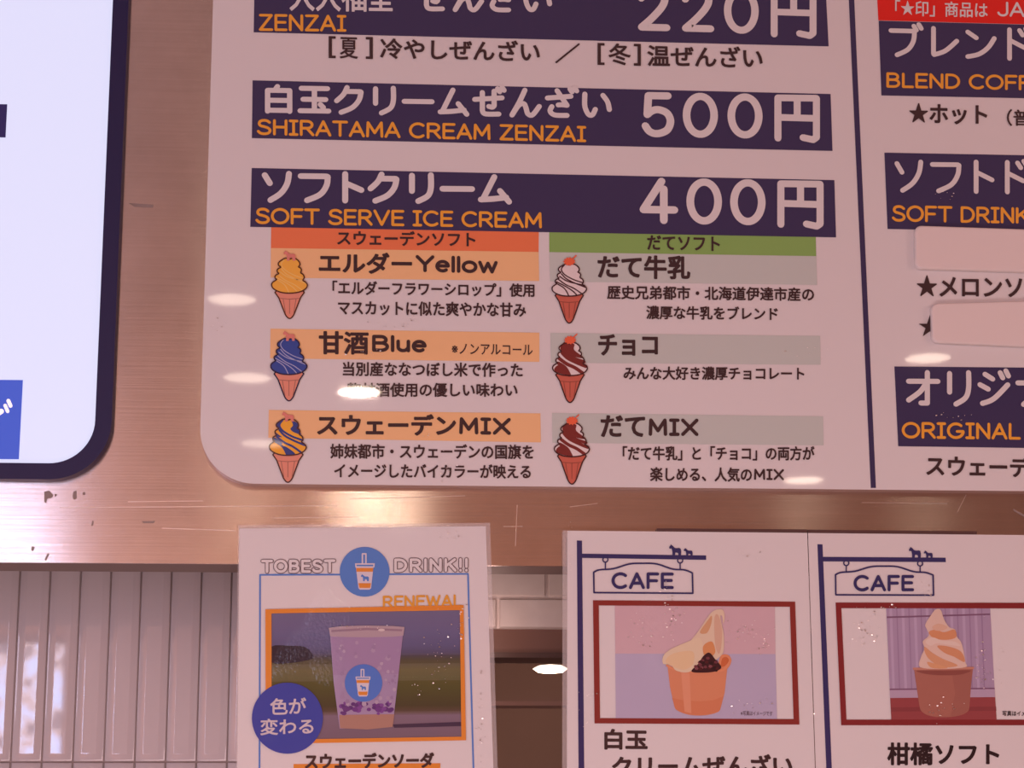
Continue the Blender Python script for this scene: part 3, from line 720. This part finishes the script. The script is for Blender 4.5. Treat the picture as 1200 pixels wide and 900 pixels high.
cover_label([(1072, 264.5), (1262, 271), (1262, 320.5), (1072.5, 315)], 'blank white rounded label just under the second drinks heading')
cover_label([(1091, 356), (1262, 351), (1262, 409), (1092, 401.5)], 'blank white rounded label covering all but half a star')

# ------------------------------------------------------------------ posters
YP = Y_POST; P1 = YP - .0003; P2 = YP - .0006; P3 = YP - .0009; P4 = YP - .0012; P5 = YP - .0015
KEEP = (DARK, WHITE, (52, 48, 104), (142, 48, 42), (136, 38, 42))
def pi(c):
    if c not in KEEP and max(c) > 90: c = tuple(int(v * .86 + o) for v, o in zip(c, (26, 27, 30)))  # mixes a pale film haze into most print colours
    return ink(c, 'film')
M_FILM = bpy.data.materials.new('clear_film'); M_FILM.use_nodes = True
_b = M_FILM.node_tree.nodes['Principled BSDF']; _b.inputs['Base Color'].default_value = (.9, .86, .86, 1); _b.inputs['Alpha'].default_value = .22; _b.inputs['Roughness'].default_value = .12
def sheet(t, corners, margin):
    m = MB(); m.prism(Q(corners, YP), YP, YP + .0006, pi(WHITE)); m.build('paper_sheet', t)
    (a, b, c, d_) = corners; mL, mT, mR = margin
    o = [(a[0] - mL, a[1] - mT), (b[0] + mR, b[1] - mT), (c[0] + mR, c[1]), (d_[0] - mL, d_[1])]
    m = MB()
    for q in ([o[0], o[1], b, a], [a, d_, o[3], o[0]], [o[1], o[2], c, b]):
        if abs(q[0][0] - q[3][0]) + abs(q[0][1] - q[3][1]) > .5: m.prism(Q(q, YP), YP + .0001, YP + .0005, M_FILM)
    m.build('laminate_margin', t)
def strokes(t, name, c, lines, w, layer, closed=False, label=None):
    m = MB()
    for l_ in lines: m.stroke(Q(l_, YP), w * S, layer, pi(c), closed, 8)
    return m.build(name, t, label=label)
def flat(t, name, polys, label=None):
    """polys: (pixel outline, colour, layer)"""
    m = MB()
    for p_, c, l_ in polys: m.poly(Q(p_, YP), l_, pi(c))
    return m.build(name, t, label=label)
def frame(t, name, outer, inner, c, layer):
    m = MB(); o, i = Q(outer, YP), Q(inner, YP)
    for k in range(4):
        j = (k + 1) % 4; m.poly([o[k], o[j], i[j], i[k]], layer, pi(c))
    return m.build(name, t)

# --- drink poster
DB = (72, 130, 216)
t = empty('drink_poster', (PX(425, 700, YP)[0], YP, PX(425, 900, YP)[1]), 'laminated white drink poster with an orange framed photo of a purple soda', 'poster')
sheet(t, [(280.6, 619.3), (569.3, 616.6), (580, 960), (277.6, 960)], (1.5, 4, 5))
strokes(t, 'border_line', DB, [[(399, 673.4), (304.8, 673.7), (303.9, 960)]], 1.9, P1)
strokes(t, 'border_line', DB, [[(456, 673.0), (548.4, 672.6), (556.5, 960)]], 1.9, P1)
m = MB()
for w_, c_, l_ in ((4.8, (88, 66, 76), P2), (3.2, WHITE, P2 - 1.5e-4)):
    e_ = (4.8 - w_) / 2
    pen(m, 'TOBEST', quad(305.3 + e_, 655.2 + e_, 672.6 - e_, 394 - e_, 654.8 + e_, 672.2 - e_, YP), l_, pi(c_), w_, .3)
    pen(m, 'DRlNK!!', quad(461 + e_, 653.8 + e_, 671.6 - e_, 549 - e_, 653.2 + e_, 671 - e_, YP), l_, pi(c_), w_, .3)
m.build('heading_lettering', t)
def cup_icon(parent, u, v, r, lay, lav=(232, 222, 230), name='cup_icon'):
    m = MB(); w = pi(lav); og = pi((240, 140, 34))
    K = lambda pts: [(u + a * r, v + b * r) for a, b in pts]
    m.stroke(Q(K([(-.10, -.36), (-.10, -.72), (.04, -.72), (.04, -.36)]), YP), .045 * r * S * 1.3, lay, w, False, 6)
    m.poly(Q(K([(-.40, -.34), (.40, -.34), (.38, -.17), (-.38, -.17)]), YP), lay, w)
    m.poly(Q(K([(-.34, -.28), (.34, -.28), (.33, -.22), (-.33, -.22)]), YP), lay - 1e-4, pi(DB))
    m.poly(Q(K([(-.36, -.17), (.34, -.17), (.25, .66), (.18, .72), (-.20, .72), (-.26, .66)]), YP), lay, w)
    m.poly(Q(K([(-.35, -.15), (.335, -.15), (.32, .0), (-.335, .0)]), YP), lay - 1e-4, og)
    m.poly(Q(K([(-.26, .46), (.245, .46), (.21, .65), (-.22, .65)]), YP), lay - 1e-4, og)
    hp = [(u + (-.16 + a * .32) * r, v + (.38 - b * .28) * r) for a, b in HORSE]
    m.poly(Q(hp, YP), lay - 1e-4, pi(DB))
    return m.build(name, parent)
bd = flat(t, 'logo_badge', [(circle(427.3, 670.2, 29.2), DB, P2)], 'round blue badge with a small cup drawing')
cup_icon(bd, 427.6, 670.2, 29.2, P3)
m = MB(); pen(m, 'RENEWAL', quad(448.5, 698.3, 713, 541.7, 696.6, 711.5, YP), P2, pi((242, 166, 40)), 2.5, .22); m.build('renewal_lettering', t)
frame(t, 'photo_frame', [(311, 714.2), (543.2, 709.2), (546, 867.6), (311.4, 872)], [(318.2, 719.0), (538.8, 715.2), (540.6, 863.4), (318.4, 867)], (244, 140, 30), P3)
ph = MB()
rows = [(716, (104, 98, 136)), (740, (96, 92, 136)), (756, (84, 82, 124)), (764, (74, 70, 104)), (772, (84, 80, 66)), (784, (100, 96, 50)), (806, (84, 84, 42)), (826, (74, 68, 42)), (834, (96, 76, 66)), (838, (124, 100, 118)), (868, (114, 90, 104))]
for (va, ca), (vb, cb) in zip(rows, rows[1:]):
    n_ = max(1, int((vb - va) / 2))
    for i in range(n_):
        c = tuple(int(round(p_ + (q_ - p_) * i / n_)) for p_, q_ in zip(ca, cb))
        v0_, v1_ = va + (vb - va) * i / n_, va + (vb - va) * (i + 1) / n_
        ph.poly(Q([(317, v0_ + .9), (541, v0_ - .9), (541.5, v1_ - .9), (317, v1_ + .9)], YP), P1, pi(c))
ph.poly(Q(smooth([(318, 758), (340, 757), (356, 758), (364, 764), (366, 772), (340, 777), (318, 776)], 4, True), YP), P2, pi((42, 34, 52)))
ph.poly(Q([(460, 849), (541, 846), (541, 851), (462, 853)], YP), P2, pi((66, 50, 78)))
photo = ph.build('photo_print', t, label='printed photo of an iced soda outdoors')
m = MB()
m.poly(Q([(385.2, 736), (474, 735), (472, 745), (466, 800), (460, 852), (398, 854), (391, 800), (387, 746)], YP), P3, pi((170, 146, 184)))
m.poly(Q([(388, 747), (471.5, 746), (467, 790), (391, 791)], YP), P3 - 1e-4, pi((164, 134, 176)))
m.poly(Q([(385.2, 736), (400, 734), (430, 733.2), (460, 733.8), (474, 735), (472.6, 745), (460, 746.4), (430, 747), (400, 746.6), (387, 745.8)], YP), P3 - 1.4e-4, pi((184, 160, 168)))
m.poly(Q([(388, 738.5), (430, 736), (471.5, 737.6), (471, 740), (430, 738.6), (388.4, 741)], YP), P3 - 1.8e-4, pi((152, 122, 140)))
m.poly(Q(circle(447, 738.5, 4, 12, 1.6), YP), P3 - 2.2e-4, pi((226, 208, 204)))
m.poly(Q([(397.5, 838), (462, 837), (460, 852), (430, 855), (398.5, 853.5)], YP), P3 - 2e-4, pi((178, 128, 108)))
random.seed(4)
for i in range(46):
    u_, v_ = random.uniform(400, 459), random.uniform(824, 837); rr = random.uniform(2, 4)
    m.poly(Q(circle(u_, v_, rr, 9, rr * .8), YP), P3 - 2.4e-4, pi(random.choice([(104, 42, 132), (84, 34, 112), (124, 60, 150), (96, 40, 120)])))
for i in range(70):
    v_ = random.uniform(750, 826); k = (v_ - 745) / 100; u_ = random.uniform(391 + k * 7, 468 - k * 8); rr = random.uniform(1, 3.4)
    m.poly(Q([(u_ + rr * math.cos(a + .5) * random.uniform(.6, 1.2), v_ + rr * math.sin(a + .5)) for a in (0, 1.2, 2.4, 3.7, 5)], YP), P3 - 3e-4, pi(random.choice([(180, 154, 186), (158, 128, 170), (190, 168, 192), (168, 140, 178)])))
cupp = m.build('pictured_cup', photo)
m = MB(); m.poly(Q(circle(426, 800.6, 22), YP), P4 - 2e-4, pi((66, 118, 214))); stk = m.build('cup_sticker', photo)
stk.parent = t; stk.name = 'cup_sticker'
cup_icon(stk, 425.4, 800.6, 22, P5)
rb = flat(t, 'round_badge', [(circle(336.8, 841.8, 41.6, 56), (36, 54, 166), P4)], 'round dark blue badge with white lettering')
m = MB(); lettering(m, '色が', quad(317, 818.8, 837.5, 358.5, 818, 836.5, YP), P5, pi((226, 214, 218)), .42); lettering(m, '変わる', quad(305.5, 843, 861.5, 367, 842, 860, YP), P5, pi((226, 214, 218)), .42); m.build('badge_lettering', rb)
flat(t, 'underline_bar', [([(344, 895.4), (516, 894.4), (516, 930), (344, 930)], (244, 140, 30), P1)])
m = MB(); lettering(m, 'スウェーデンソーダ', quad(358, 883.5, 901, 508, 882.5, 899, YP), P2, pi(DARK), .75); m.build('name_lettering', t)

# --- the two cafe posters
NV = (52, 48, 104); RED = (142, 48, 42)
def cafe_sign(t, pole, bar, hb, hs, rings, sign, cafe):
    s_ = flat(t, 'signpost_drawing', [(pole, NV, P1), (bar, NV, P1 - 5e-5)], 'drawing of a navy signpost with a hanging cafe sign')
    m = MB(); horse(m, *hb, YP, pi(NV)); horse(m, *hs, YP, pi(NV))
    m.v = [(a, P2, c) for a, b, c in m.v]; m.build('horse_silhouettes', s_)
    m = MB()
    for (u, v, ve) in rings:
        m.stroke(Q(circle(u, v, 3.0, 14), YP), 1.5 * S, P2, pi(NV), True, 6); m.stroke(Q([(u, v + 3), (u, ve)], YP), 1.5 * S, P2, pi(NV), False, 6)
    x0, x1, zt_, zs, zc_, zb_, dz = sign                      # left, right, shoulder, corner, crown, bottom, fall to the right
    w_ = x1 - x0
    crown = smooth([(x0, zs), (x0 + .06 * w_, zt_ + .5), (x0 + .20 * w_, zt_ - .8), (x0 + .36 * w_, zc_ + .8), (x0 + .5 * w_, zc_), (x0 + .64 * w_, zc_ + .8), (x0 + .80 * w_, zt_ - .4), (x0 + .92 * w_, zt_ + .6), (x1, zs + dz)], 5)
    m.stroke(Q(crown + [(x1 + .6, zb_ + dz), (x0 + .4, zb_)], YP), 1.9 * S, P2, pi(NV), True, 6)
    m.build('hanging_sign_outline', s_)
    m = MB(); pen(m, 'CAFE', quad(*cafe, YP), P2, pi(NV), 3.6, .24); m.build('cafe_lettering', s_)

t = empty('cafe_poster', (PX(810, 700, YP)[0], YP, PX(810, 900, YP)[1]), 'white cafe poster with red framed photo of ice cream and beans in orange cup', 'poster', 'cafe posters')
sheet(t, [(664.9, 622), (946.0, 624.6), (957, 960), (664.2, 960)], (5.5, .5, 0))
M_STRIP = base_mat('dark_strip', (.10, .045, .04, 1), .5)
m = MB(); m.prism(Q([(770, 618.9), (946, 620.2), (946, 628), (770, 627)], YP), YP + .0008, YP + .004, M_STRIP); m.build('backing_strip', t)
cafe_sign(t, [(675.9, 633.4), (682, 633.6), (685.2, 960), (678.4, 960)], [(681.6, 648.9), (827.4, 651.0), (827.4, 656.2), (681.6, 653.9)],
          (784, 798.2, 638, 651.5), (801.2, 811.6, 642.3, 651.7), [(709.3, 656, 667), (796.9, 657, 667.3)],
          (695.6, 811.2, 667.4, 670.8, 660.3, 694.6, .8), (716.4, 670.6, 690.6, 789.5, 671.2, 690.4))
frame(t, 'photo_frame', [(694.8, 703.6), (931.6, 705.2), (936.6, 849.2), (696.6, 847.8)], [(701.6, 709.6), (925.4, 711.2), (929.8, 842.8), (703.0, 841.6)], RED, P2)
ph = MB()
ph.poly(Q([(720.4, 709), (908, 711), (908.6, 766.5), (721, 766)], YP), P1, pi((222, 184, 190)))
ph.poly(Q([(721, 766), (908.6, 766.5), (910.6, 843), (721.6, 842)], YP), P1, pi((194, 184, 212)))
photo = ph.build('photo_print', t, label='printed photo of an orange cup of ice cream with sweet beans')
def soft(pts, n=5): return smooth(pts, n, True)
m = MB(); OC = (232, 142, 94)
m.poly(Q([(782, 780), (800, 784.5), (825, 786), (848, 783.5), (853, 775), (849, 812)] + smooth([(844.6, 829), (842, 834), (831, 837.6), (817, 838.6), (804, 837), (792.5, 832), (789.6, 826)], 5) + [(785, 805)], YP), P2, pi(OC))
m.poly(Q(soft([(845, 768), (853, 767.5), (857, 774), (853, 783), (846, 785), (842, 778)]), YP), P2 - 4e-5, pi((240, 146, 92)))
m.poly(Q(soft([(846, 772), (851, 770), (854, 774), (850, 780), (845, 781)]), YP), P2 - 8e-5, pi((216, 100, 44)))
m.poly(Q([(787.4, 818), (802, 821), (820, 822), (836, 820.6), (847.4, 816)] + smooth([(844.4, 829), (842, 833.6), (831, 837.2), (817, 838.2), (804, 836.6), (793, 832), (790, 826)], 5), YP), P2 - 4e-5, pi((226, 128, 80)))
m.poly(Q([(798, 788), (808, 789), (810, 836), (802, 834)], YP), P2 - 6e-5, pi((240, 156, 112)))
m.stroke(Q(smooth([(781.5, 780), (795, 785.5), (825, 788), (846, 785.5), (853, 779)], 5), YP), 2.6 * S, P2 - 1e-4, pi((242, 150, 98)))
m.build('pictured_cup', photo)
m = MB(); IC = (240, 214, 178)
m.poly(Q(soft([(812, 785), (802, 772), (806, 756), (818, 740), (828, 725), (836, 716), (846, 714.5), (849, 722), (847.5, 731), (846, 722), (844, 724), (848, 745), (847, 765), (838, 774), (826, 786)]), YP), P3, pi(IC))
m.poly(Q(soft([(777, 778), (777, 769), (784, 762), (792, 758), (806, 752), (820, 748), (824, 765), (818, 780), (806, 788), (792, 786), (786, 779)]), YP), P3 - 6e-5, pi((244, 220, 180)))
m.poly(Q(soft([(820, 741), (830, 726), (834, 722), (833, 732), (828, 742)]), YP), P3 - 1.0e-4, pi((226, 168, 116)))
m.poly(Q(soft([(824, 757), (834, 752), (838, 764), (832, 770), (825, 768)]), YP), P3 - 1.2e-4, pi((232, 150, 84)))
m.poly(Q(soft([(837, 724), (842, 722), (846, 742), (843, 766), (838, 756)]), YP), P3 - 1.0e-4, pi((230, 186, 150)))
m.poly(Q(soft([(780, 776), (785, 768), (797, 764), (812, 764), (812, 778), (802, 785), (790, 782)]), YP), P3 - 1.0e-4, pi((246, 212, 158)))
m.build('pictured_ice_cream', photo)
m = MB()
m.poly(Q(soft([(810, 787), (818, 778), (824, 769), (831, 765), (838, 773), (845, 782), (838, 787), (824, 788.5)]), YP), P4, pi((58, 20, 30)))
for i in range(30):
    a = random.uniform(0, 1); u_ = 815 + 26 * a; top = 781 - 13 * (1 - abs(a - .58) * 1.6); v_ = random.uniform(top, 786)
    m.poly(Q(circle(u_, v_, 2.3, 8, 1.7), YP), P4 - 6e-5, pi(random.choice([(84, 26, 32), (104, 36, 44), (60, 18, 30), (40, 12, 22), (128, 60, 66)])))
m.build('pictured_beans', photo)
m = MB(); lettering(m, '※写真はイメージです', quad(868, 833.2, 838.6, 905, 833.6, 839, YP), P2, pi((110, 90, 100)), .05); m.build('caption_lettering', t)
m = MB(); lettering(m, '白玉', quad(709, 855, 877.6, 758, 855.6, 878, YP), P1, pi(DARK), .9); lettering(m, 'クリームぜんざい', quad(718, 886.5, 909, 928, 884.5, 909, YP), P1, pi(DARK), .9); m.build('name_lettering', t)

t = empty('cafe_poster', (PX(1100, 700, YP)[0], YP, PX(1100, 900, YP)[1]), 'white cafe poster with red framed photo of swirled ice cream in brown cup', 'poster', 'cafe posters')
sheet(t, [(946.9, 624.6), (1262, 627.6), (1270, 960), (957.9, 960)], (0, .5, 0))
m = MB(); m.prism(Q([(947, 620.4), (1145, 622.4), (1145, 632), (947, 628)], YP), YP + .0008, YP + .004, M_STRIP); m.build('backing_strip', t)
cafe_sign(t, [(957.8, 637.8), (963.8, 638), (977.2, 960), (970.6, 960)], [(963.8, 652.6), (1108, 653.6), (1108.3, 658.8), (964, 658)],
          (1064.8, 1079, 641, 654), (1082.4, 1092.8, 645.2, 654.1), [(991.5, 660, 670), (1078, 660.5, 670.6)],
          (978.9, 1093.2, 670.4, 673.6, 663.6, 697.2, .4), (1000, 673.8, 693.4, 1071, 674, 693))
frame(t, 'photo_frame', [(979, 706.2), (1262, 706.6), (1266, 850), (985.6, 850)], [(985.8, 712.8), (1255, 713.2), (1259, 843.4), (991.8, 843.4)], (136, 38, 42), P2)
ph = MB()
ph.poly(Q([(1038.4, 712), (1160.2, 712.4), (1166, 817.6), (1043, 818.6)], YP), P1, pi((176, 150, 182)))
for i in range(8):
    u_ = 1042 + i * 14.2
    ph.poly(Q([(u_, 712), (u_ + 3.2, 712), (u_ + 7, 818), (u_ + 4, 818)], YP), P1 - 5e-5, pi((194, 170, 200)))
    ph.poly(Q([(u_ + 8, 712), (u_ + 9.4, 712), (u_ + 13, 818), (u_ + 11.8, 818)], YP), P1 - 5e-5, pi((156, 126, 162)))
ph.poly(Q([(1039, 722.5), (1160, 719), (1160, 720.8), (1039, 724.5)], YP), P1 - 1e-4, pi((122, 78, 110)))
ph.poly(Q([(1042.4, 807), (1165.4, 806), (1165.6, 807.6), (1042.4, 808.8)], YP), P1 - 1e-4, pi((124, 80, 112)))
ph.poly(Q([(1042.4, 808.8), (1165.6, 807.6), (1166, 817.6), (1043, 818.6)], YP), P1 - 1.2e-4, pi((190, 164, 190)))
ph.poly(Q([(1043, 818), (1166, 817), (1167.8, 845), (1044.4, 845)], YP), P1 - 1.6e-4, pi((150, 52, 52)))
ph.poly(Q([(1043.6, 829), (1167, 828), (1167.4, 833), (1044, 834)], YP), P1 - 1.8e-4, pi((134, 42, 44)))
photo = ph.build('photo_print', t, label='printed photo of swirled ice cream in a brown cup')
m = MB(); CC = (174, 100, 80)
m.poly(Q([(1071, 785), (1140, 784), (1138, 800)] + smooth([(1136, 826), (1134, 833.5), (1124, 838.6), (1106, 840.6), (1089, 838.8), (1079.6, 833.5), (1077, 826)], 5) + [(1073.5, 803)], YP), P2, pi(CC))
m.poly(Q([(1115, 786), (1139, 785), (1137.6, 800)] + smooth([(1135.8, 826), (1133.6, 833.2), (1124, 838.2), (1114, 839.6)], 5) + [(1119, 812)], YP), P2 - 4e-5, pi((164, 92, 74)))
m.poly(Q(soft([(1074, 786), (1105, 786), (1137, 785.6), (1126, 790.5), (1105, 791.5), (1085, 790)]), YP), P2 - 6e-5, pi((140, 66, 52)))
m.stroke(Q([(1070.6, 783.8), (1104, 783.6), (1140, 782.8)], YP), 2.6 * S, P2 - 1e-4, pi((206, 134, 106)))
m.build('pictured_cup', photo)
m = MB(); IC = (240, 208, 184)
m.poly(Q(soft([(1078, 782), (1079, 770), (1083, 760), (1081, 752), (1088, 745), (1086, 738), (1084, 732), (1090, 722), (1096, 714.4), (1102, 715), (1106, 726), (1112, 735), (1119, 738), (1121, 746), (1126, 753), (1129, 764), (1131, 776), (1131, 782), (1104, 784)]), YP), P3, pi(IC))
for pts, c in (([(1088, 741), (1096, 738), (1106, 741), (1118, 738), (1120, 747), (1108, 750), (1094, 748)], (228, 150, 96)),
               ([(1083, 758), (1092, 765), (1104, 772), (1122, 780), (1104, 782), (1090, 774), (1084, 766)], (228, 162, 112)),
               ([(1098, 757), (1112, 758), (1126, 764), (1130, 776), (1118, 770), (1106, 765)], (226, 152, 100)),
               ([(1092, 735), (1100, 731), (1110, 735), (1104, 739), (1096, 739)], (236, 190, 156)),
               ([(1086, 776), (1096, 778), (1110, 783), (1092, 783)], (236, 168, 112)),
               ([(1084, 752), (1092, 747), (1104, 751), (1118, 752), (1125, 757), (1112, 756), (1098, 754), (1090, 757)], (246, 222, 202))):
    m.poly(Q(soft(pts), YP), P3 - 1e-4, pi(c))
m.build('pictured_ice_cream', photo)
m = MB(); lettering(m, '写真はイメージ', quad(1174.5, 833.2, 839, 1213, 833.4, 839.4, YP), P2, pi((40, 26, 30)), .1); m.build('caption_lettering', t)
m = MB(); lettering(m, '柑橘ソフト', quad(1040.5, 871, 896, 1170, 871.5, 896, YP), P1, pi((40, 22, 28)), .9); m.build('name_lettering', t)

# ------------------------------------------------------------------ tiny tilted metal facets added as the glints of the creased films
M_GLINT = base_mat('film_glints', (.95, .92, .90, 1), .3, metal=1.0)
def glints(parent, clusters, y, seed):
    rnd = random.Random(seed); m = MB()
    for u, v, ru, rv, n in clusters:
        for _ in range(n):
            cu, cv = rnd.gauss(u, ru), rnd.gauss(v, rv); r = rnd.choice((.35, .45, .5, .6, .9)) * S
            x, z = PX(cu, cv, y); tx, tz = rnd.uniform(-.45, .45), rnd.uniform(-.55, .35)
            vs = []
            for k in range(6):
                a = k * math.pi / 3 + rnd.uniform(0, .5); dx, dz = r * math.cos(a) * 1.25, r * math.sin(a) * .8
                vs.append((x + dx, y - .0004 + (dx * tx - dz * tz), z + dz))
            m.raw(vs, [(0, 1, 2, 3, 4, 5)], M_GLINT)
    o = m.build('film_glints', parent); o['kind'] = 'stuff'
things = {o['label']: o for o in bpy.data.objects if o.parent is None and 'label' in o}
def find(w): return next(o for l, o in things.items() if w in l)
glints(find('orange framed photo'), [(512, 768, 8, 22, 34), (541, 730, 3, 14, 16), (524, 626, 8, 3, 10), (424, 735, 22, 2, 10), (563, 850, 2, 26, 26), (490, 806, 5, 5, 8)], YP - .0012, 1)
glints(find('beans in orange'), [(786, 722, 6, 14, 30), (750, 742, 7, 9, 22), (876, 742, 12, 7, 26), (895, 758, 4, 6, 12), (874, 651, 7, 3, 9), (782, 700, 5, 8, 16), (668, 650, 2, 14, 10), (690, 825, 7, 14, 14), (884, 825, 18, 6, 14)], YP - .0012, 2)
glints(find('brown cup'), [(1012, 742, 9, 10, 34), (1032, 715, 14, 4, 14), (1150, 770, 4, 22, 22), (1152, 796, 4, 5, 12), (1105, 830, 14, 7, 20), (1173, 775, 3, 20, 8), (1085, 690, 4, 8, 10)], YP - .0012, 3)
glints(find('navy heading bars'), [(462, 382, 14, 3, 14), (482, 378, 3, 6, 6), (436, 414, 18, 3, 12), (524, 548, 7, 9, 16), (500, 508, 8, 5, 8), (262, 384, 10, 9, 12), (1110, 226, 12, 4, 9), (1110, 488, 18, 3, 9), (950, 412, 20, 6, 10)], YB - .0012, 4)
